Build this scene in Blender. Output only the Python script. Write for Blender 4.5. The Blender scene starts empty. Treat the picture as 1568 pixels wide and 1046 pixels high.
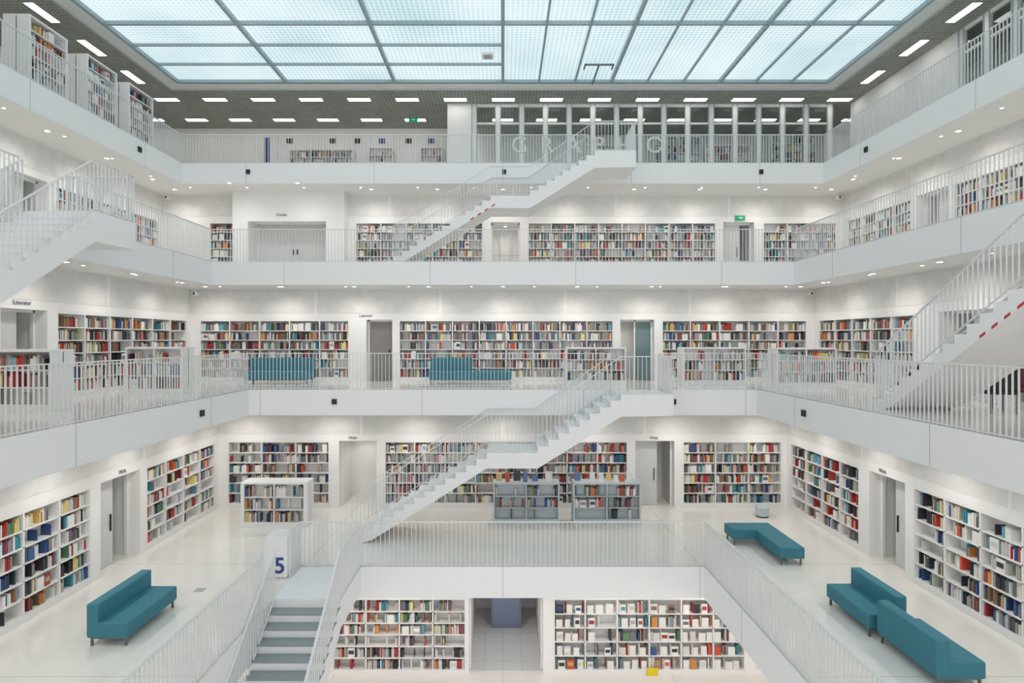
import bpy, random, math
from mathutils import Vector
random.seed(11)
scene=bpy.context.scene
COL=scene.collection

# ------------------------------------------------------------ levels (m)
CZ=9.33
Z4,Z5,Z6,Z7,Z8,ZC=0.0,3.94,7.88,11.825,15.75,19.63
TH=0.74

# ------------------------------------------------------------ materials
def mat(name,c,rough=0.6,metal=0.0,var=0.03,scale=6.0,spec=0.5,emit=None,es=0.0):
    m=bpy.data.materials.new(name); m.use_nodes=True
    nt=m.node_tree; b=nt.nodes['Principled BSDF']
    b.inputs['Roughness'].default_value=rough
    b.inputs['Metallic'].default_value=metal
    b.inputs['Specular IOR Level'].default_value=spec
    g=nt.nodes.new('ShaderNodeNewGeometry')
    n=nt.nodes.new('ShaderNodeTexNoise'); n.inputs['Scale'].default_value=scale
    nt.links.new(g.outputs['Position'],n.inputs['Vector'])
    r=nt.nodes.new('ShaderNodeValToRGB')
    r.color_ramp.elements[0].position=0.3; r.color_ramp.elements[1].position=0.7
    r.color_ramp.elements[0].color=(*[max(0,x*(1-var)) for x in c],1)
    r.color_ramp.elements[1].color=(*[min(1,x*(1+var)) for x in c],1)
    nt.links.new(n.outputs['Fac'],r.inputs['Fac'])
    nt.links.new(r.outputs['Color'],b.inputs['Base Color'])
    if emit:
        b.inputs['Emission Color'].default_value=(*emit,1)
        b.inputs['Emission Strength'].default_value=es
    return m
M={}
M['white']=mat('white_plaster',(0.86,0.85,0.84),0.65,var=0.01,scale=1.5)
M['fascia']=mat('fascia_white',(0.85,0.855,0.865),0.5,var=0.006,scale=1.0)
M['soffit']=mat('soffit_white',(0.83,0.825,0.805),0.7,var=0.01)
M['rail']=mat('railing_white',(0.74,0.75,0.755),0.4,var=0.01)
M['shelf']=mat('shelf_white',(0.84,0.835,0.83),0.5,var=0.01)
M['shelfgrey']=mat('shelf_grey',(0.54,0.60,0.63),0.5,var=0.02)
M['joint']=mat('joint_grey',(0.45,0.45,0.45),0.8)
M['dark']=mat('dark_fixture',(0.015,0.015,0.018),0.5)
M['metal']=mat('skylight_frame_metal',(0.80,0.83,0.81),0.45,metal=0.0)
M['mull']=mat('mullion_metal',(0.36,0.46,0.50),0.4,metal=0.15)
M['mull8']=mat('glass_wall_frame',(0.55,0.56,0.56),0.5)
M['teal']=mat('teal_upholstery',(0.040,0.20,0.265),0.65,var=0.10,scale=40)
M['steel']=mat('steel_leg',(0.22,0.23,0.24),0.35,metal=0.8)
M['tread']=mat('tread_grey',(0.30,0.34,0.355),0.6,var=0.03)
M['doorm']=mat('door_grey',(0.66,0.66,0.65),0.5)
M['doord']=mat('door_dark',(0.24,0.22,0.21),0.5)
M['blue']=mat('sign_blue',(0.02,0.06,0.25),0.5)
M['bluegrey']=mat('bluegrey_panel',(0.22,0.26,0.38),0.5)
M['red']=mat('tape_red',(0.55,0.02,0.03),0.5)
M['dred']=mat('dark_red_upholstery',(0.12,0.01,0.03),0.6)
M['green']=mat('exit_green',(0.0,0.30,0.14),0.5,emit=(0.0,0.45,0.2),es=0.2)
M['lampw']=mat('lamp_emitter',(0.9,0.9,0.9),0.5,emit=(1,0.98,0.93),es=5.0)
M['panel']=mat('panel_emitter',(0.9,0.9,0.9),0.5,emit=(1,0.98,0.94),es=6.0)
M['glassdoor']=mat('tinted_glass_door',(0.14,0.22,0.23),0.1)
M['letters']=mat('glass_letters',(0.70,0.72,0.72),0.5)
M['text']=mat('text_grey',(0.14,0.15,0.2),0.6)
M['yellow']=mat('yellow_cover',(0.8,0.6,0.02),0.5)

def floor_mat(name,c,tile,rough=.13):
    m=mat(name,c,rough,var=0.015,scale=2.0)
    nt=m.node_tree;b=nt.nodes['Principled BSDF']
    g=[n for n in nt.nodes if n.type=='NEW_GEOMETRY'][0]
    r=[n for n in nt.nodes if n.type=='VALTORGB'][0]
    br=nt.nodes.new('ShaderNodeTexBrick'); br.offset=0.0
    br.inputs['Scale'].default_value=1.0
    br.inputs['Mortar Size'].default_value=0.010 if tile>1 else 0.008
    br.inputs['Brick Width'].default_value=tile
    br.inputs['Row Height'].default_value=tile
    br.inputs['Color1'].default_value=(1,1,1,1);br.inputs['Color2'].default_value=(1,1,1,1)
    br.inputs['Mortar'].default_value=(0.72,0.71,0.7,1)
    nt.links.new(g.outputs['Position'],br.inputs['Vector'])
    mx=nt.nodes.new('ShaderNodeMix'); mx.data_type='RGBA'; mx.blend_type='MULTIPLY'
    mx.inputs[0].default_value=1.0
    nt.links.new(r.outputs['Color'],mx.inputs[6]); nt.links.new(br.outputs['Color'],mx.inputs[7])
    nt.links.new(mx.outputs[2],b.inputs['Base Color'])
    return m
M['floor']=floor_mat('floor_cream',(0.86,0.83,0.785),4.7)
M['tile']=floor_mat('floor_tile',(0.66,0.67,0.68),0.55)

m=mat('acoustic_panel',(0.76,0.75,0.735),0.8,var=0.05,scale=3.0); M['acoustic']=m
nt=m.node_tree;b=nt.nodes['Principled BSDF']
v=nt.nodes.new('ShaderNodeTexVoronoi'); v.inputs['Scale'].default_value=28
g=[n for n in nt.nodes if n.type=='NEW_GEOMETRY'][0]
nt.links.new(g.outputs['Position'],v.inputs['Vector'])
bp=nt.nodes.new('ShaderNodeBump'); bp.inputs['Strength'].default_value=0.25; bp.inputs['Distance'].default_value=0.01
nt.links.new(v.outputs['Distance'],bp.inputs['Height']); nt.links.new(bp.outputs['Normal'],b.inputs['Normal'])

m=mat('ceiling_metal_grid',(0.28,0.29,0.26),0.6,var=0.1,scale=1.0); M['ceil']=m
nt=m.node_tree;b=nt.nodes['Principled BSDF']
g=[n for n in nt.nodes if n.type=='NEW_GEOMETRY'][0]
r=[n for n in nt.nodes if n.type=='VALTORGB'][0]
br=nt.nodes.new('ShaderNodeTexBrick'); br.offset=0.0
br.inputs['Scale'].default_value=1.0; br.inputs['Mortar Size'].default_value=0.012
br.inputs['Brick Width'].default_value=0.15; br.inputs['Row Height'].default_value=0.15
br.inputs['Color1'].default_value=(1,1,1,1);br.inputs['Color2'].default_value=(.75,.75,.75,1)
br.inputs['Mortar'].default_value=(1.7,1.7,1.6,1)
nt.links.new(g.outputs['Position'],br.inputs['Vector'])
mx=nt.nodes.new('ShaderNodeMix'); mx.data_type='RGBA'; mx.blend_type='MULTIPLY'; mx.inputs[0].default_value=1.0
nt.links.new(r.outputs['Color'],mx.inputs[6]); nt.links.new(br.outputs['Color'],mx.inputs[7])
nt.links.new(mx.outputs[2],b.inputs['Base Color'])

m=bpy.data.materials.new('skylight_glass'); m.use_nodes=True; M['sky']=m
nt=m.node_tree; nt.nodes.clear()
o=nt.nodes.new('ShaderNodeOutputMaterial'); e=nt.nodes.new('ShaderNodeEmission')
g=nt.nodes.new('ShaderNodeNewGeometry')
w=nt.nodes.new('ShaderNodeTexWave'); w.inputs['Scale'].default_value=2.0; w.bands_direction='X'
w2=nt.nodes.new('ShaderNodeTexWave'); w2.inputs['Scale'].default_value=2.0; w2.bands_direction='Y'
n=nt.nodes.new('ShaderNodeTexNoise'); n.inputs['Scale'].default_value=0.25
for q in (w,w2,n): nt.links.new(g.outputs['Position'],q.inputs['Vector'])
a=nt.nodes.new('ShaderNodeMath'); a.operation='ADD'
nt.links.new(w.outputs['Fac'],a.inputs[0]); nt.links.new(w2.outputs['Fac'],a.inputs[1])
a2=nt.nodes.new('ShaderNodeMath'); a2.operation='MULTIPLY_ADD'; a2.inputs[1].default_value=0.3
nt.links.new(a.outputs[0],a2.inputs[0]); nt.links.new(n.outputs['Fac'],a2.inputs[2])
rr=nt.nodes.new('ShaderNodeValToRGB')
rr.color_ramp.elements[0].position=0.35; rr.color_ramp.elements[0].color=(0.42,0.65,0.72,1)
rr.color_ramp.elements[1].position=1.0; rr.color_ramp.elements[1].color=(0.84,0.96,0.98,1)
nt.links.new(a2.outputs[0],rr.inputs['Fac']); nt.links.new(rr.outputs['Color'],e.inputs['Color'])
e.inputs['Strength'].default_value=1.0
nt.links.new(e.outputs[0],o.inputs['Surface'])

m=bpy.data.materials.new('clear_glass'); m.use_nodes=True; M['glass']=m
nt=m.node_tree; nt.nodes.clear()
o=nt.nodes.new('ShaderNodeOutputMaterial'); t=nt.nodes.new('ShaderNodeBsdfTransparent')
t.inputs['Color'].default_value=(0.94,0.97,0.97,1)
gl=nt.nodes.new('ShaderNodeBsdfGlossy'); gl.inputs['Roughness'].default_value=0.03
fr=nt.nodes.new('ShaderNodeLayerWeight'); fr.inputs['Blend'].default_value=0.15
ms=nt.nodes.new('ShaderNodeMixShader')
nt.links.new(fr.outputs['Fresnel'],ms.inputs[0]); nt.links.new(t.outputs[0],ms.inputs[1]); nt.links.new(gl.outputs[0],ms.inputs[2])
nt.links.new(ms.outputs[0],o.inputs['Surface'])

m=bpy.data.materials.new('book_covers'); m.use_nodes=True; M['books']=m
nt=m.node_tree; b=nt.nodes['Principled BSDF']; b.inputs['Roughness'].default_value=0.5
at=nt.nodes.new('ShaderNodeAttribute'); at.attribute_name='Col'
nt.links.new(at.outputs['Color'],b.inputs['Base Color'])

# ------------------------------------------------------------ mesh builder
class MB:
    def __init__(s,T=None):
        s.v=[];s.f=[];s.m=[];s.c=[];s.T=T or (lambda x,y,z:(x,y,z))
    def hexa(s,p,mi=0,col=None):
        i=len(s.v); s.v+=[s.T(*q) for q in p]
        F=[(0,3,2,1),(4,5,6,7),(0,1,5,4),(1,2,6,5),(2,3,7,6),(3,0,4,7)]
        s.f+=[tuple(i+k for k in f) for f in F]
        s.m+=(list(mi) if isinstance(mi,(list,tuple)) else [mi]*6)
        if col is not None: s.c+=[col]*8
    def box(s,x0,x1,y0,y1,z0,z1,mi=0,col=None):
        s.hexa([(x0,y0,z0),(x1,y0,z0),(x1,y1,z0),(x0,y1,z0),(x0,y0,z1),(x1,y0,z1),(x1,y1,z1),(x0,y1,z1)],mi,col)
    def beam(s,p,q,w,h,mi=0):
        p=Vector(p);q=Vector(q);d=q-p
        hd=Vector((d.x,d.y,0))
        hd=hd.normalized() if hd.length>1e-6 else Vector((1,0,0))
        n=Vector((-hd.y,hd.x,0))*w/2; u=Vector((0,0,h/2))
        s.hexa([tuple(a) for a in (p-n-u,p+n-u,q+n-u,q-n-u,p-n+u,p+n+u,q+n+u,q-n+u)],mi)
    def cyl(s,x,y,z0,z1,r,n=16,mi=0,r2=None):
        r2=r if r2 is None else r2
        i=len(s.v)
        for k in range(n):
            a=2*math.pi*k/n; s.v.append(s.T(x+r*math.cos(a),y+r*math.sin(a),z0))
        for k in range(n):
            a=2*math.pi*k/n; s.v.append(s.T(x+r2*math.cos(a),y+r2*math.sin(a),z1))
        s.f.append(tuple(i+k for k in range(n))[::-1]); s.m.append(mi)
        s.f.append(tuple(i+n+k for k in range(n))); s.m.append(mi)
        for k in range(n):
            s.f.append((i+k,i+(k+1)%n,i+n+(k+1)%n,i+n+k)); s.m.append(mi)
    def build(s,name,mats,parent=None,bevel=0,seg=2):
        xs=[a[0] for a in s.v];ys=[a[1] for a in s.v];zs=[a[2] for a in s.v]
        c=Vector(((min(xs)+max(xs))/2,(min(ys)+max(ys))/2,min(zs)))
        me=bpy.data.meshes.new(name)
        me.from_pydata([(a[0]-c.x,a[1]-c.y,a[2]-c.z) for a in s.v],[],s.f)
        for q in mats: me.materials.append(M[q])
        me.polygons.foreach_set('material_index',s.m)
        if s.c:
            at=me.attributes.new('Col','FLOAT_COLOR','POINT')
            flat=[]
            for q in s.c: flat+=[q[0],q[1],q[2],1.0]
            at.data.foreach_set('color',flat)
        me.update()
        ob=bpy.data.objects.new(name,me); COL.objects.link(ob)
        ob.location=c
        if parent:
            ob.parent=parent; ob.location=c-parent.location
        if bevel:
            bv=ob.modifiers.new('bevel','BEVEL'); bv.width=bevel; bv.segments=seg; bv.limit_method='ANGLE'
        return ob

def empty(name,loc):
    e=bpy.data.objects.new(name,None); e.location=loc; e.empty_display_size=0.2; COL.objects.link(e); return e

def T_back(D): return lambda u,v,z:(u,D+v,z)
def T_left(w): return lambda u,v,z:(-(w+v),u,z)
def T_right(w): return lambda u,v,z:(w+v,u,z)

# ------------------------------------------------------------ slabs
def slab(name,a,b,front,wx,wy,z,yend=-2.5):
    mb=MB(); mi=[1,0,2,2,2,2]
    mb.box(-wx,wx,b,wy,z-TH,z,mi)
    mb.box(-wx,-a,front,b,z-TH,z,mi)
    mb.box(a,wx,front,b,z-TH,z,mi)
    mb.box(-wx,wx,yend,front,z-TH,z,mi)
    k=4.68
    x=-a+ (2*a-int(2*a/k)*k)/2
    while x<a:
        mb.box(x-.006,x+.006,b-.004,b+.01,z-TH,z-.001,3); x+=k
    y=b-2.2
    while y>front:
        mb.box(-a-.01,-a+.004,y-.006,y+.006,z-TH,z-.001,3)
        mb.box(a-.004,a+.01,y-.006,y+.006,z-TH,z-.001,3); y-=k
    return mb.build(name,['floor','soffit','fascia','joint'])
A5,B5=4.77,13.94
A6,B6=7.35,17.0
A7,B7=9.35,18.87
A8,B8=11.68,21.4
W5,D5=9.1,18.85
W6,D6=10.85,20.45
W7,D7=13.4,23.2
D4=16.35
slab('gallery_floor',A5,B5,4.4,W5+1.8,D5+1.8,Z5)
slab('gallery_floor',A6,B6,-0.35,W6+1.8,D6+1.8,Z6)
slab('gallery_floor',A7,B7,0.25,W7+1.8,D7+1.8,Z7)
slab('gallery_floor',A8,B8,-2.1,18.2,30.2,Z8,yend=-3.0)
mb=MB(); mb.box(-10.9,10.9,-2.5,21.0,-0.3,0.0,0); mb.build('floor',['floor'])
mb=MB(); mb.box(-1.3,1.4,D4+.2,20.5,0.0,0.006,0); mb.build('floor_tiles',['tile'])

# ------------------------------------------------------------ books
PAL=[((.78,.77,.73),30),((.55,.53,.49),10),((.34,.34,.34),5),((.04,.04,.05),15),((.40,.04,.04),9),((.60,.09,.05),5),((.70,.29,.08),4),
     ((.04,.09,.24),7),((.05,.26,.33),6),((.19,.38,.48),5),((.78,.64,.26),5),((.26,.15,.09),5),((.16,.16,.17),8),((.10,.23,.12),4),((.55,.40,.30),3)]
PC=[p[0] for p in PAL];PW=[p[1] for p in PAL]
def rc():
    c=random.choices(PC,PW)[0]; k=random.uniform(.75,1.2)
    return tuple(min(.85,x*k) for x in c)
def fill_books(mb,u0,u1,v0,z,hmax,style='spine',fill=.9):
    u=u0+.01
    run=0;c=rc()
    while u<u1-.03:
        if style=='spine' and random.random()<.022*(1/fill)**6:
            u+=random.uniform(.06,.35*(1.6-fill)); continue
        if style=='display' and random.random()<.35 or random.random()<.015:
            w=random.uniform(.14,.2)
            if u+w>u1: break
            col=random.choices([(.78,.77,.74),rc()],[.72,.28])[0]
            h=min(hmax*.92,random.uniform(.2,.27))
            mb.box(u,u+w,v0-.01,v0+.02,z,z+h,0,col)
            if random.random()<.5:
                mb.box(u+.02,u+w-.02,v0-.013,v0-.01,z+h*.35,z+h*.75,0,rc())
            u+=w+random.uniform(.01,.1 if style=='display' else .02); continue
        if style=='display' and random.random()<.05:
            u+=random.uniform(.1,.4); continue
        if run<=0:
            c=rc(); run=random.choice([1,1,1,1,2,3,5])
        run-=1
        w=random.uniform(.012,.036)
        if u+w>u1: break
        h=hmax*random.uniform(.62,.93); d=random.uniform(0,.03)
        cc=c if run<1 else tuple(x*random.uniform(.9,1.05) for x in c)
        mb.box(u,u+w-.0015,v0+d,v0+.2,z,z+h,0,cc)
        u+=w
    return
def bookcase(T,u0,u1,z0,h=2.1,rows=6,depth=.36,v0=0,style='spine',fill=.9,frame='shelf',name='bookcase',plinth=.14,both=False,bay=.95,edge=.045):
    fb=MB(T); bk=MB(T)
    z1=z0+h
    fb.box(u0,u1,v0,v0+depth,z0,z0+plinth)
    fb.box(u0,u1,v0,v0+depth,z1-.05,z1)
    fb.box(u0,u0+edge,v0,v0+depth,z0+plinth,z1-.05); fb.box(u1-edge,u1,v0,v0+depth,z0+plinth,z1-.05)
    if both: fb.box(u0,u1,v0+depth/2-.01,v0+depth/2+.01,z0+plinth,z1-.05)
    else: fb.box(u0,u1,v0+depth-.02,v0+depth,z0+plinth,z1-.05)
    i0,i1=u0+edge-.045,u1-edge+.045
    nb=max(1,round((i1-i0)/bay)); bw=(i1-i0)/nb
    for i in range(1,nb):
        fb.box(i0+i*bw-.018,i0+i*bw+.018,v0+.01,v0+depth,z0+plinth,z1-.05)
    rh=(h-.05-plinth)/rows
    for r in range(rows):
        zz=z0+plinth+r*rh
        if r: fb.box(i0+.04,i1-.04,v0+.01,v0+depth-.01,zz-.024,zz)
        for i in range(nb):
            a=i0+i*bw+.046; b=i0+(i+1)*bw-.046
            if i>0: a-=.022
            if i<nb-1: b+=.022
            f=fill if random.random()<.85 else fill*.75
            if style!='display' and random.random()<.10:
                a2=a; b2=b-random.uniform(.1,.5)
            else: a2,b2=a,b
            fill_books(bk,a2,b2,v0+.04,zz,rh-.03,style,f)
    ob=fb.build(name,[frame])
    if bk.v:
        bk.build('books',['books'],parent=ob)
    return ob

# ------------------------------------------------------------ walls with niches
def wall(name,T,z0,z1,a,b,segs,zt=2.14,drec=1.5):
    mb=MB(T)
    zt=z0+zt
    mb.box(a,b,0,.42,zt,z1,0)
    segs=sorted(segs,key=lambda q:q[1])
    u=a
    for s in segs:
        if s[1]>u: mb.box(u,s[1],0,.42,z0,zt,0)
        u=s[2]
        if s[0]=='s':
            mb.box(s[1],s[2],.37,.42,z0,zt,0)
        else:
            dr=s[4] if len(s)>4 else drec
            mb.box(s[1]-.05,s[1],.42,dr,z0,zt,0); mb.box(s[2],s[2]+.05,.42,dr,z0,zt,0)
            mb.box(s[1],s[2],.42,dr,zt,zt+.05,0); mb.box(s[1]-.05,s[2]+.05,dr,dr+.05,z0,zt,0)
    if u<b: mb.box(u,b,0,.42,z0,zt,0)
    k=4.68; n=max(1,round((b-a)/k)); pw=(b-a)/n
    for i in range(n):
        mb.box(a+i*pw+.05,a+(i+1)*pw-.05,-.012,0,zt+.22,z1-.04,1)
    mb.build(name,['white','acoustic'])
    for s in segs:
        if s[0]=='s':
            st=s[3] if len(s)>3 else {}
            bookcase(T,s[1]+.002,s[2]-.002,z0+.002,h=2.136,**st)
        else:
            kind=s[3]
            db=MB(T)
            c0,c1=s[1]+.001,s[2]-.001
            for (p,q) in ((c0,c0+.05),(c1-.05,c1)): db.box(p,q,.30,.38,z0+.001,zt-.001,1)
            db.box(c0,c1,.30,.38,zt-.06,zt-.001,1)
            if kind=='leaf':
                mid=c0+(c1-c0)*.62
                db.box(c0+.05,mid,.33,.37,z0+.01,zt-.06,0)
                db.box(mid-.11,mid-.09,.29,.33,z0+.8,z0+1.2,2)
            elif kind=='window':
                for t in (.33,.66): db.box(c0+(c1-c0)*t-.015,c0+(c1-c0)*t+.015,1.3,1.34,z0,zt-.06,0)
                db.box(c0,c1,1.3,1.34,z0+1.0,z0+1.04,0)
            elif kind=='double':
                mid=(c0+c1)/2
                db.box(c0+.05,mid-.006,.33,.37,z0+.01,zt-.06,0)
                db.box(mid+.006,c1-.05,.33,.37,z0+.01,zt-.06,0)
                db.box(mid-.1,mid-.07,.27,.33,z0+.9,z0+1.1,2); db.box(mid+.07,mid+.1,.27,.33,z0+.9,z0+1.1,2)
            elif kind=='dark':
                db.box(c0+.05,c1-.05,.33,.37,z0+.01,zt-.06,3)
                db.box(c1-.17,c1-.14,.27,.33,z0+.9,z0+1.1,2)
            elif kind=='glass':
                mid=c0+(c1-c0)*.45
                db.box(mid,c1-.05,.33,.37,z0+.01,zt-.06,4)
                db.box(mid,mid+.05,.30,.38,z0,zt,1)
            db.build('door_%d'%(len([o for o in bpy.data.objects if o.name.startswith('door_')])+1),['doorm','shelf','dark','doord','glassdoor'])

S={'rows':6,'fill':.93}
SD={'rows':5,'style':'display','fill':.85}
wall('wall_back',T_back(D4),Z4,Z5-TH,-10.9,10.9,[('s',-9.5,-4.95,SD),('s',-4.75,-1.02,dict(rows=6,fill=.84)),('d',-.95,1.12,'open',4.1),('s',1.4,6.76,SD),('s',7.0,10.5,SD)])
wall('wall_back',T_back(D5),Z5,Z6-TH,-W5,W5,[('s',-8.84,-5.55,dict(rows=6,fill=.82)),('d',-5.25,-4.05,'open'),('s',-3.81,4.02,dict(rows=6,fill=.87)),('d',4.25,5.5,'leaf'),('s',5.76,8.96,dict(rows=6,fill=.82))])
wall('wall_left',T_left(W5),Z5,Z6-TH,-2.5,D5+.4,[('s',15.0,18.6,dict(rows=6,fill=.85)),('d',13.3,14.75,'leaf'),('s',3,13.0,dict(rows=6,fill=.84))])
wall('wall_right',T_right(W5),Z5,Z6-TH,-2.5,D5+.4,[('s',15.0,18.6,dict(rows=6,fill=.85)),('d',13.3,14.6,'leaf'),('s',3,13.05,dict(rows=6,fill=.84))])
wall('wall_back',T_back(D6),Z6,Z7-TH,-W6,W6,[('s',-10.56,-5.34,S),('d',-4.75,-3.85,'dark'),('s',-3.63,3.86,S),('d',4.09,5.27,'glass'),('s',5.52,10.6,S)])
wall('wall_left',T_left(W6),Z6,Z7-TH,-2.5,D6+.4,[('s',14.3,20.2,S),('d',12.7,14.0,'leaf'),('s',4,12.4,S)])
wall('wall_right',T_right(W6),Z6,Z7-TH,-2.5,D6+.4,[('s',15.5,20.2,S),('d',12.9,14.6,'leaf'),('s',4,12.4,S)])
wall('wall_back',T_back(D7),Z7,Z8-TH,-W7,W7,[('s',-11.6,-10.6,S),('d',-9.8,-6.8,'double'),('s',-5.83,-.77,S),('d',-.46,.67,'window'),('s',.98,8.43,S),('d',8.7,9.92,'leaf'),('s',10.26,13.2,S)])
wall('wall_left',T_left(W7),Z7,Z8-TH,-2.5,D7+.4,[('s',17.6,22.9,S),('d',16,17.3,'leaf'),('s',5,15.7,S)])
wall('wall_right',T_right(W7),Z7,Z8-TH,-2.5,D7+.4,[('s',19.3,22.9,S),('d',17.7,19.0,'leaf'),('s',6,17.5,S)])

mb=MB(T_back(D7)); z=Z7
mb.box(-10.4,-9.8,-.6,0,z,Z8-TH,0); mb.box(-6.8,-6.1,-.6,0,z,Z8-TH,0); mb.box(-9.8,-6.8,-.6,0,z+2.05,Z8-TH,0)
mb.build('trim_portal',['white'])
mb=MB(); mb.box(-.38,.6,19.0,19.25,.0,2.0,0); mb.box(-.34,.56,18.97,19.0,.15,1.9,0); mb.build('information_panel',['bluegrey'],bevel=.01)

# ------------------------------------------------------------ level 8 walls / glass front
mb=MB(); mb.box(-17.6,-2.43,28.7,28.9,Z8,ZC,0); mb.build('wall_back',['white'])
mb=MB(); mb.box(-2.43,-1.37,25.7,28.9,Z8,ZC,0); mb.build('wall_core',['white'],bevel=.01)
mb=MB(); mb.box(-1.37,17.6,29.6,29.8,Z8,ZC,0); mb.build('wall_back',['white'])
mb=MB(); mb.box(-17.8,-17.6,-3,28.9,Z8,ZC,0); mb.build('wall_left',['white'])
mb=MB(); mb.box(15.2,15.4,19.6,25.7,Z8,ZC,0); mb.box(18.0,18.2,-3,29.8,Z8,ZC,0); mb.build('wall_right',['white'])
def glassfront(T,a,b,name):
    mb=MB(T)
    n=round((b-a)/1.045); s=(b-a)/n
    for i in range(n+1):
        u=a+i*s
        mb.box(u-.10,u+.10,-.03,.08,Z8,ZC,0)
        mb.box(u-.125,u-.095,-.07,-.03,Z8,ZC,1); mb.box(u+.095,u+.125,-.07,-.03,Z8,ZC,1)
    mb.box(a,b,-.04,.07,Z8,Z8+.12,0); mb.box(a,b,-.04,.07,ZC-.12,ZC,0); mb.box(a,b,-.04,.07,Z8+3.0,Z8+3.07,0)
    ob=mb.build(name,['shelf','mull'])
    g=MB(T); g.box(a,b,.005,.015,Z8+.1,ZC-.1,0); g.build('pane',['glass'],parent=ob)
glassfront(T_back(25.75),-1.25,14.3,'window_1')
glassfront(T_right(15.25),2,19.5,'window_2')
for (a,b,y) in ((4,5.6,28.4),(7.0,9.2,27.2),(9.8,12.0,28.4),(12.3,14.4,27.0)):
    bookcase(T_back(y),a,b,Z8,h=3.0,rows=8,fill=.7,name='media_shelf')
bookcase(T_back(28.3),-10.3,-7.2,Z8,h=2.75,rows=8,fill=.8,frame='shelf')
bookcase(T_back(28.3),-6.5,-5.3,Z8,h=2.85,rows=8,fill=.6)
bookcase(T_back(28.3),-4.0,-2.9,Z8,h=2.85,rows=8,fill=.6)
mb=MB()
for x in (-10.4,-8.3,-7.1,-5.9,-4.6,-3.5):
    mb.box(x-.14,x+.14,28.64,28.69,Z8+3.15,Z8+3.38,1 if x in (-5.9,-3.5) else 0)
mb.build('framed_pictures',['dark','blue'])
mb=MB(); mb.box(-11.7,-11.0,28.6,28.7,Z8,Z8+3.5,0); mb.box(-11.6,-11.35,28.58,28.6,Z8+.2,Z8+3.4,1); mb.build('door_20',['shelf','blue'])
for y in (12.6,15.4,17.55,19.5):
    bookcase(lambda u,v,z:(-12.4-v,u,z),y,y+1.35,Z8,h=2.12,rows=6,depth=.7,both=True)
for y in (12.6,15.4,17.55,19.5,22,24.5):
    bookcase(lambda u,v,z:(-15.4-v,u,z),y,y+1.6,Z8,h=2.12,rows=6,depth=.6,both=True)
def text(body,loc,size,matk,rot=(math.pi/2,0,0),name='lettering',ext=.004,sp=1.0,al='LEFT'):
    cu=bpy.data.curves.new(name,'FONT'); cu.body=body; cu.size=size; cu.extrude=ext; cu.space_character=sp; cu.align_x=al
    ob=bpy.data.objects.new(name,cu); COL.objects.link(ob); ob.location=loc; ob.rotation_euler=rot
    cu.materials.append(M[matk]); return ob
text('GRAPHO',(.35,25.66,Z8+1.75),1.0,'letters',sp=2.05,name='glass_lettering')
text('Kinder',(-8.7,D7-.615,Z7+2.25),.15,'text',name='sign_lettering')
text('Literatur',(-5.0,D6-.02,Z6+2.24),.13,'text',name='sign_lettering')
text('Welt',(-4.95,D5-.02,Z5+2.2),.13,'text',name='sign_lettering')
text('Welt',(4.7,D5-.02,Z5+2.2),.13,'text',name='sign_lettering')
text('Literatur',(-W6+.02,13.0,Z6+2.24),.14,'text',rot=(math.pi/2,0,math.pi/2),name='sign_lettering')
text('Welt',(-W5+.02,13.9,Z5+2.2),.13,'text',rot=(math.pi/2,0,math.pi/2),name='sign_lettering')
text('Welt',(W5-.02,14.2,Z5+2.2),.13,'text',rot=(math.pi/2,0,-math.pi/2),name='sign_lettering')

# ------------------------------------------------------------ ceiling + skylight
SX=13.05; SB=23.6; SF=SB-26.1
mb=MB()
F=.6
mb.box(-18.2,18.2,SB+F,29.9,ZC,ZC+.3,0); mb.box(-18.2,-SX-F,-3,SB+F,ZC,ZC+.3,0); mb.box(SX+F,18.2,-3,SB+F,ZC,ZC+.3,0)
mb.build('ceiling',['ceil'])
mb=MB()
mb.box(-SX-F,SX+F,SB,SB+F,ZC+.0,ZC+.3,0)
mb.box(-SX-F,-SX,-3,SB,ZC+.0,ZC+.3,0); mb.box(SX,SX+F,-3,SB,ZC+.0,ZC+.3,0)
mb.box(-SX-F,SX+F,SB+F-.05,SB+F,ZC-.05,ZC,1)
mb.box(-SX-F,-SX-F+.05,-3,SB+F-.05,ZC-.05,ZC,1); mb.box(SX+F-.05,SX+F,-3,SB+F-.05,ZC-.05,ZC,1)
mb.build('trim_skylight',['metal','mull8'])
mb=MB(); mb.box(-SX,SX,SF,SB,ZC+.12,ZC+.16,0); sky=mb.build('skylight',['sky'])
mb=MB()
for i in range(-3,4):
    mb.box(i*4.35-.06,i*4.35+.06,SF,SB,ZC-.02,ZC+.12,0)
for k in range(0,7):
    y=SB-4.35*k; mb.box(-SX,SX,y-.05,y+.05,ZC-.0,ZC+.12,0)
for i in range(1,9):
    if i%3: mb.box(i*1.45-.035,i*1.45+.035,SF,SB,ZC+.03,ZC+.12,0)
for k in range(1,18):
    if k%3: mb.box(-SX,0,SB-1.45*k-.035,SB-1.45*k+.035,ZC+.03,ZC+.12,0)
mb.build('skylight_mullions',['mull'],parent=sky)
mb=MB(); zz=ZC-.07
mb.box(3.08,4.12,21.9,21.97,zz,zz+.05); mb.box(3.56,3.62,21.97,23.6,zz,zz+.05); mb.box(3.05,3.1,21.9,22.3,zz,zz+.05); mb.box(4.1,4.15,21.9,22.3,zz,zz+.05)
mb.build('skylight_maintenance_track',['steel'])
mb=MB(); mb.box(-.75,-.35,21.1,21.5,ZC-.06,ZC+.02,0); mb.box(-.68,-.42,21.17,21.43,ZC-.08,ZC-.06,1); mb.build('skylight_sensor',['shelf','joint'])

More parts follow.
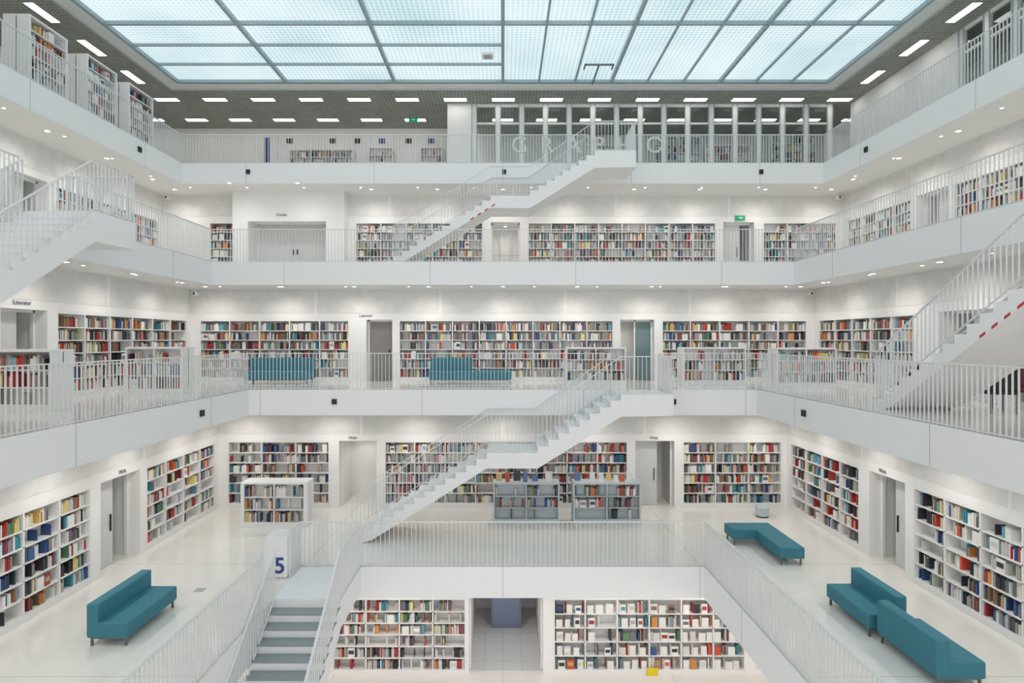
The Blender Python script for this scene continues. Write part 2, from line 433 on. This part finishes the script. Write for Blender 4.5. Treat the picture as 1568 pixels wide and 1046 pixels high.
def cpanel(x,y,along='x',L=.95,W=.28):
    mb=MB()
    a,b=(L/2,W/2) if along=='x' else (W/2,L/2)
    mb.box(x-a-.03,x+a+.03,y-b-.03,y+b+.03,ZC-.02,ZC-.001,1)
    mb.box(x-a,x+a,y-b,y+b,ZC-.026,ZC-.02,0)
    mb.build('ceiling_light_panel',['panel','mull'])
for k in range(15): cpanel(-14.4+2.06*k,25.2)
for k in range(17): cpanel(-16.4+2.05*k,27.55)
for y in (23.05,20.75,18.5,16.2,13.9):
    cpanel(-14.5,y,'y',1.1,.28); cpanel(14.5,y,'y',1.1,.28)
    cpanel(-16.6,y,'y',1.1,.28)

# ------------------------------------------------------------ railings
def railing(paths,h=1.05,sp=.105,name='railing',bw=.012,bd=.026,parent=None):
    mb=MB()
    for path in paths:
        for j,(p,q) in enumerate(zip(path[:-1],path[1:])):
            p=Vector(p);q=Vector(q)
            up=Vector((0,0,h))
            mb.beam(p+up,q+up,.045,.022)
            mb.beam(p+Vector((0,0,.03)),q+Vector((0,0,.03)),.035,.016)
            d=q-p; hl=math.hypot(d.x,d.y); n=max(1,int(hl/sp))
            ax=abs(d.x)>abs(d.y)
            for i in range(0 if j==0 else 1,n+1):
                c=p+d*(i/n)
                a,b=(bw/2,bd/2) if ax else (bd/2,bw/2)
                mb.box(c.x-a,c.x+a,c.y-b,c.y+b,c.z+.002,c.z+h-.002)
    return mb.build(name,['rail'],parent=parent)
e=.05
railing([[(-A5-e,13.3,Z5),(-A5-e,B5+e,Z5),(A5+e,B5+e,Z5),(A5+e,4.4,Z5)],[(-A5-e,11.73,Z5),(-A5-e,4.4,Z5)]])
TX0,TX1=3.125,4.53
railing([[(-A6-e,-.3,Z6),(-A6-e,B6+e,Z6),(TX0,B6+e,Z6)],[(TX1,B6+e,Z6),(A6+e,B6+e,Z6),(A6+e,-.3,Z6)]])
railing([[(-A7-e,.3,Z7),(-A7-e,11.4,Z7)],[(-A7-e,12.65,Z7),(-A7-e,B7+e,Z7),(A7+e,B7+e,Z7),(A7+e,5.45,Z7)]])
railing([[(-A8-e,-2,Z8),(-A8-e,B8+e,Z8),(TX0,B8+e,Z8)],[(TX1,B8+e,Z8),(A8+e,B8+e,Z8),(A8+e,-2,Z8)]])

# ------------------------------------------------------------ stairs
def stair(o,d,w,width,rise,topl,name='staircase',treadm='fascia',endrail=True,tape=None):
    d=Vector((d[0],d[1],0));w=Vector((w[0],w[1],0));o=Vector(o)
    T=lambda s,t,z: tuple(o+d*s+w*t+Vector((0,0,z)))
    mb=MB(T); r=rise/23; g=.275; th=.30
    sl=r/g
    def pr(s0,s1,zt,b0,b1,tm=1):
        mb.hexa([(s0,0,b0),(s1,0,b1),(s1,width,b1),(s0,width,b0),(s0,0,zt),(s1,0,zt),(s1,width,zt),(s0,width,zt)],[0,tm,0,0,0,0])
    L1=13*g; Lm=1.35; s2=L1+Lm; s3=s2+8*g
    for k in range(13):
        b=lambda s:max(0.0,sl*s-th+.05)
        pr(k*g,(k+1)*g,(k+1)*r,b(k*g),b((k+1)*g))
        mb.box(k*g-.02,k*g,0.001,width-.001,(k+1)*r-.03,(k+1)*r,1)
    zl=14*r
    zb=sl*L1-th+.05
    pr(L1,s2,zl,zb,zb)
    for k in range(8):
        b=lambda s:zb+max(0,(s-s2))*sl
        pr(s2+k*g,s2+(k+1)*g,(15+k)*r,b(s2+k*g),b(s2+(k+1)*g))
        mb.box(s2+k*g-.02,s2+k*g,0.001,width-.001,(15+k)*r-.03,(15+k)*r,1)
    pr(s3,s3+topl,rise,zb+8*g*sl,zb+8*g*sl+.02,0)
    if tape:
        for i in range(8):
            s=tape+i*.12; zt=sl*s-th+.05
            mb.hexa([(s,-.004,zt+.0),(s+.12,-.004,zt+.12*sl),(s+.12,.0,zt+.12*sl),(s,.0,zt),(s,-.004,zt+.05),(s+.12,-.004,zt+.12*sl+.05),(s+.12,0,zt+.12*sl+.05),(s,0,zt+.05)],2 if i%2==0 else 0)
    ob=mb.build(name,['fascia',treadm,'red'])
    W=lambda s,t,z:T(s,t,z)
    paths=[]
    for t in (.03,width-.03):
        p=[W(0,t,r),W(L1,t,zl),W(s2,t,zl),W(s3,t,rise)]
        if t<.5:
            p.append(W(s3+topl-.03,t,rise))
            if endrail: p.append(W(s3+topl-.03,width,rise))
        paths.append(p)
    railing(paths,h=1.0,name='handrails',parent=ob,sp=.11)
    return ob
stair((-4.0,15.55,Z5),(1,0),(0,1),1.45,Z6-Z5,1.4)
stair((-4.0,19.95,Z7),(1,0),(0,1),1.45,Z8-Z7,1.4,tape=2.9)
stair((-7.9,4.275,Z6),(0,1),(-1,0),1.45,Z7-Z6,1.25)
stair((7.95,12.55,Z6),(0,-1),(1,0),1.4,Z7-Z6,1.4,tape=2.75)
stair((-3.36,5.075,Z4),(0,1),(-1,0),1.41,Z5-Z4,1.74,treadm='tread',endrail=False)

mb=MB()
for x in (-9.27,.05,9.4): mb.box(x-.07,x+.07,B8-.05,B8,Z8-.4,Z8-.24)
for x in (-4.87,4.93): mb.box(x-.07,x+.07,B6-.05,B6,Z6-.42,Z6-.27)
for sx in (-1,1):
    mb.box(sx*A8-.05*sx,sx*A8,18.8,18.95,Z8-.4,Z8-.24); mb.box(sx*A6-.05*sx,sx*A6,14.25,14.4,Z6-.42,Z6-.27)
mb.build('fascia_speakers',['dark'])

for (x,y,z) in ((-13.0,22.8,Z8-TH),(13.0,22.8,Z8-TH),(-10.5,20.1,Z7-TH),(10.5,20.1,Z7-TH)):
    mb=MB(); mb.cyl(x,y,z-.05,z,.05,12,0); mb.cyl(x,y,z-.14,z-.05,.02,8,0); mb.box(x-.05,x+.05,y-.14,y+.08,z-.24,z-.14,0); mb.cyl(x,y-.12,z-.23,z-.15,.035,10,1)
    mb.build('security_camera',['shelf','dark'])

# ------------------------------------------------------------ downlights
def downlight(x,y,z,P,r=.06,aim=None,size=math.radians(150)):
    mb=MB(); mb.cyl(x,y,z-.012,z,r+.02,16,1); mb.cyl(x,y,z-.016,z-.011,r,16,0)
    ob=mb.build('downlight',['lampw','shelf'])
    if P:
        L=bpy.data.lights.new('downlight_lamp','SPOT'); L.energy=P; L.spot_size=size; L.spot_blend=1.0; L.shadow_soft_size=.1
        L.color=(1,.955,.90)
        lo=bpy.data.objects.new('lamp',L); COL.objects.link(lo); lo.parent=ob
        lo.location=(0,0,-.06)
        if aim:
            lo.rotation_euler=Vector(aim).to_track_quat('-Z','Y').to_euler()
def rows(z,a,b,W,D,P,sp=2.4,off=1.0,y0=4.0,skip=None):
    n=int(2*(W-1)/sp)
    for i in range(n+1):
        x=-(W-1.0)+i*2*(W-1.0)/n
        o=off
        if skip and skip[0]<x<skip[1]: o=off+.9
        downlight(x,D-o,z,P,aim=(0,.18,-1))
    y=D-2.4
    while y>y0:
        downlight(-W+off,y,z,P,aim=(-.18,0,-1)); downlight(W-off,y,z,P,aim=(.18,0,-1)); y-=sp
def rimrow(z,a,b,sp=2.0,y0=8):
    n=int(2*a/sp)
    for i in range(n+1): downlight(-a+i*2*a/n,b+.55,z,0,.035)
    y=b-1
    while y>y0:
        downlight(-a-.55,y,z,0,.035); downlight(a+.55,y,z,0,.035); y-=sp
rows(Z6-TH,A6,B6,W5,D5,62)
rows(Z7-TH,A7,B7,W6,D6,62)
rows(Z8-TH,A8,B8,W7,D7,62,skip=(-11,-5.5))
for x in (-5,-2.8,0,2.8,5.5): downlight(x,D4-1.1,Z5-TH,60,aim=(0,.12,-1))
downlight(0.1,18.0,2.14,30); downlight(-4.65,D5+1.0,Z5+2.14,14); downlight(.1,D7+.9,Z7+2.14,20); downlight(4.4,D6+.9,Z6+2.14,14)  # added fill lamps, put in to brighten the corridors behind the doorways
rimrow(Z7-TH,A7,B7); rimrow(Z8-TH,A8,B8)

# ------------------------------------------------------------ furniture
def sofa(x0,x1,y0,y1,z,back,bt=.2,h=.75,seat=.42,backrange=None,name='sofa'):
    e=empty(name,((x0+x1)/2,(y0+y1)/2,z))
    mb=MB(); mb.box(x0,x1,y0,y1,z+.15,z+seat); mb.build('seat',['teal'],parent=e,bevel=.03,seg=3)
    if back:
        bx0,bx1,by0,by1=x0,x1,y0,y1
        if back=='-x': bx1=x0+bt
        if back=='+x': bx0=x1-bt
        if back=='+y': by0=y1-bt
        if backrange: bx0,bx1=backrange
        mb=MB(); mb.box(bx0-.004,bx1+.004,by0-.004,by1+.004,z+.16,z+h); mb.build('backrest',['teal'],parent=e,bevel=.03,seg=3)
    mb=MB()
    for x in (x0+.06,x1-.06):
        for y in (y0+.06,y1-.06): mb.box(x-.018,x+.018,y-.018,y+.018,z,z+.15)
    for y in (y0+.06,y1-.06): mb.box(x0+.08,x1-.08,y-.015,y+.015,z+.12,z+.149)
    mb.build('legs',['steel'],parent=e)
    return e
sofa(-7.3,-6.58,10.3,11.88,Z5,'-x')
sofa(6.6,7.3,10.62,12.0,Z5,'+x')
sofa(6.68,7.45,9.05,10.5,Z5,'-x')
sofa(-8.4,-6.3,19.0,19.7,Z6,'+y',h=.85)
sofa(-2.4,.28,19.0,19.7,Z6,'+y',h=.85,backrange=(-2.4,-1.05))
e=empty('corner_bench',(6.6,15.2,Z5))
mb=MB(); z=Z5
pts=[(6.0,15.95),(6.0,15.35),(6.6,15.35),(6.6,14.0),(7.2,14.0),(7.2,15.95)]
mb.v=[(x,y,z+.16) for x,y in pts]+[(x,y,z+.43) for x,y in pts]
mb.f=[tuple(range(6))[::-1],tuple(range(6,12))]+[(k,(k+1)%6,6+(k+1)%6,6+k) for k in range(6)]; mb.m=[0]*8
mb.build('seat',['teal'],parent=e,bevel=.03,seg=3)
mb=MB()
for x,y in ((6.07,15.42),(6.07,15.88),(7.13,15.88),(7.13,14.07),(6.67,14.07)): mb.box(x-.018,x+.018,y-.018,y+.018,z,z+.17)
mb.build('legs',['steel'],parent=e)

def lowcase(x0,x1,y0,z,h=1.25,depth=.6,frame='shelf',rows=3,top=False,fill=.8,edge=.045):
    ob=bookcase(lambda u,v,zz:(u,y0+v,zz),x0,x1,z,h=h,rows=rows,depth=depth,frame=frame,name='low_bookcase',both=True,plinth=.16,fill=fill,bay=.95,edge=edge)
    if top:
        bk=MB()
        x=x0+.08
        while x<x1-.22:
            w=random.uniform(.12,.2); hh=random.uniform(.16,.28)
            if random.random()<.85:
                yo=random.uniform(.08,.3)
                bk.hexa([(x,y0+yo,z+h),(x+w,y0+yo,z+h),(x+w,y0+yo+.03,z+h),(x,y0+yo+.03,z+h),(x,y0+yo+.07,z+h+hh),(x+w,y0+yo+.07,z+h+hh),(x+w,y0+yo+.1,z+h+hh),(x,y0+yo+.1,z+h+hh)],0,random.choice([(.8,.8,.78),(.8,.8,.78),(.5,.5,.5),(.05,.05,.06),(.05,.05,.06),(.6,.1,.05),(.1,.2,.4),(.7,.5,.2)]))
            x+=w+random.uniform(.02,.14)
        bk.build('display_books',['books'],parent=ob)
lowcase(-7.5,-5.6,16.8,Z5,h=1.3,depth=.6,top=False,edge=.1,fill=.88)
lowcase(-.28,1.65,17.1,Z5,h=1.22,depth=.5,frame='shelfgrey',top=True,fill=.74)
lowcase(2.05,4.02,17.1,Z5,h=1.22,depth=.5,frame='shelfgrey',top=True,fill=.74)
lowcase(2.0,3.9,18.6,Z6,h=1.2,fill=.88); lowcase(5.7,7.7,18.6,Z6,h=1.2,fill=.88)
lowcase(-10.3,-8.9,11.6,Z6,h=1.25,fill=.88); lowcase(-9.9,-8.4,15.4,Z6,h=1.25,fill=.88)
lowcase(8.2,10.0,17.6,Z6,h=1.2)
mb=MB(); x,y,z=7.9,17.9,Z5
mb.cyl(x,y,z,z+.04,.17,20,1); mb.cyl(x,y,z+.04,z+.3,.18,20,0,r2=.2); mb.cyl(x,y,z+.3,z+.34,.2,20,0,r2=.17)
mb.build('pouf_stool',['shelfgrey','dark'])
e=empty('level_sign_podium',(-5.1,13.55,Z5))
mb=MB(); mb.box(-5.38,-4.87,13.25,13.85,Z5+.03,Z5+.93); mb.box(-5.34,-4.91,13.29,13.81,Z5,Z5+.03); mb.build('podium',['fascia'],parent=e,bevel=.012)
t=text('5',(0,0,0),.5,'blue',name='numeral',al='CENTER'); t.parent=e; t.location=(.07,-.31,.13)
t.data.offset=.008
def chair(x,y,z,rot,mk='dark'):
    e=empty('lounge_chair',(x,y,z)); e.rotation_euler=(0,0,rot)
    def add(nm,b,mk):
        mb=MB(); mb.box(*b); ob=mb.build(nm,[mk],bevel=.02); ob.parent=e
    add('seat',(-.25,.25,-.25,.25,.38,.46),mk); add('backrest',(-.25,.25,.2,.27,.46,.88),mk)
    for i,(a,b) in enumerate(((-.22,-.22),(.22,-.22),(-.22,.22),(.22,.22))): add('leg_%d'%i,(a-.015,a+.015,b-.015,b+.015,0,.38),'steel')
chair(9.75,11.6,Z6,2.9); chair(9.9,13.5,Z6,.2); chair(10.45,12.1,Z6,-1.9,'dred')
mb=MB(); x,y=9.85,12.5; mb.cyl(x,y,Z6+.68,Z6+.72,.4,28); mb.cyl(x,y,Z6+.02,Z6+.68,.035,12); mb.cyl(x,y,Z6,Z6+.02,.22,24); mb.build('round_table',['shelf'])
def exitsign(x,y,z,w=.5,h=.2):
    mb=MB(); mb.box(x-w/2,x+w/2,y-.04,y,z,z+h,0); mb.box(x-.2*w,x+.05*w,y-.045,y-.04,z+.42*h,z+.58*h,1)
    mb.hexa([(x+.05*w,y-.045,z+.25*h),(x+.22*w,y-.045,z+.48*h),(x+.22*w,y-.04,z+.48*h),(x+.05*w,y-.04,z+.25*h),(x+.05*w,y-.045,z+.75*h),(x+.22*w,y-.045,z+.52*h),(x+.22*w,y-.04,z+.52*h),(x+.05*w,y-.04,z+.75*h)],1)
    mb.build('exit_sign',['green','shelf'])
exitsign(9.35,D7-.02,Z7+2.2,.38,.19); exitsign(-4.1,26.9,ZC-.35,.4,.2)
mb=MB(); mb.box(4.0,4.3,D4-.06,D4-.02,.0,.22,0); mb.build('yellow_book',['yellow'],bevel=.004)
mb=MB(); mb.box(-6.62,-6.42,12.55,12.75,Z5,Z5+.004,0); mb.build('floor_outlet',['joint'])

# ------------------------------------------------------------ world, camera
w=bpy.data.worlds.new('world'); scene.world=w; w.use_nodes=True
w.node_tree.nodes['Background'].inputs['Color'].default_value=(1,.96,.935,1)
w.node_tree.nodes['Background'].inputs['Strength'].default_value=1.8
cam=bpy.data.cameras.new('camera'); co=bpy.data.objects.new('camera',cam); COL.objects.link(co)
co.location=(0,0,CZ); co.rotation_euler=(math.pi/2,0,0)
cam.sensor_width=36; cam.lens=900/1568*36; cam.shift_x=14/1568; cam.shift_y=-3/1568; cam.clip_start=.05; cam.clip_end=200
scene.camera=co
scene.view_settings.view_transform='Standard'
scene.view_settings.exposure=0.0
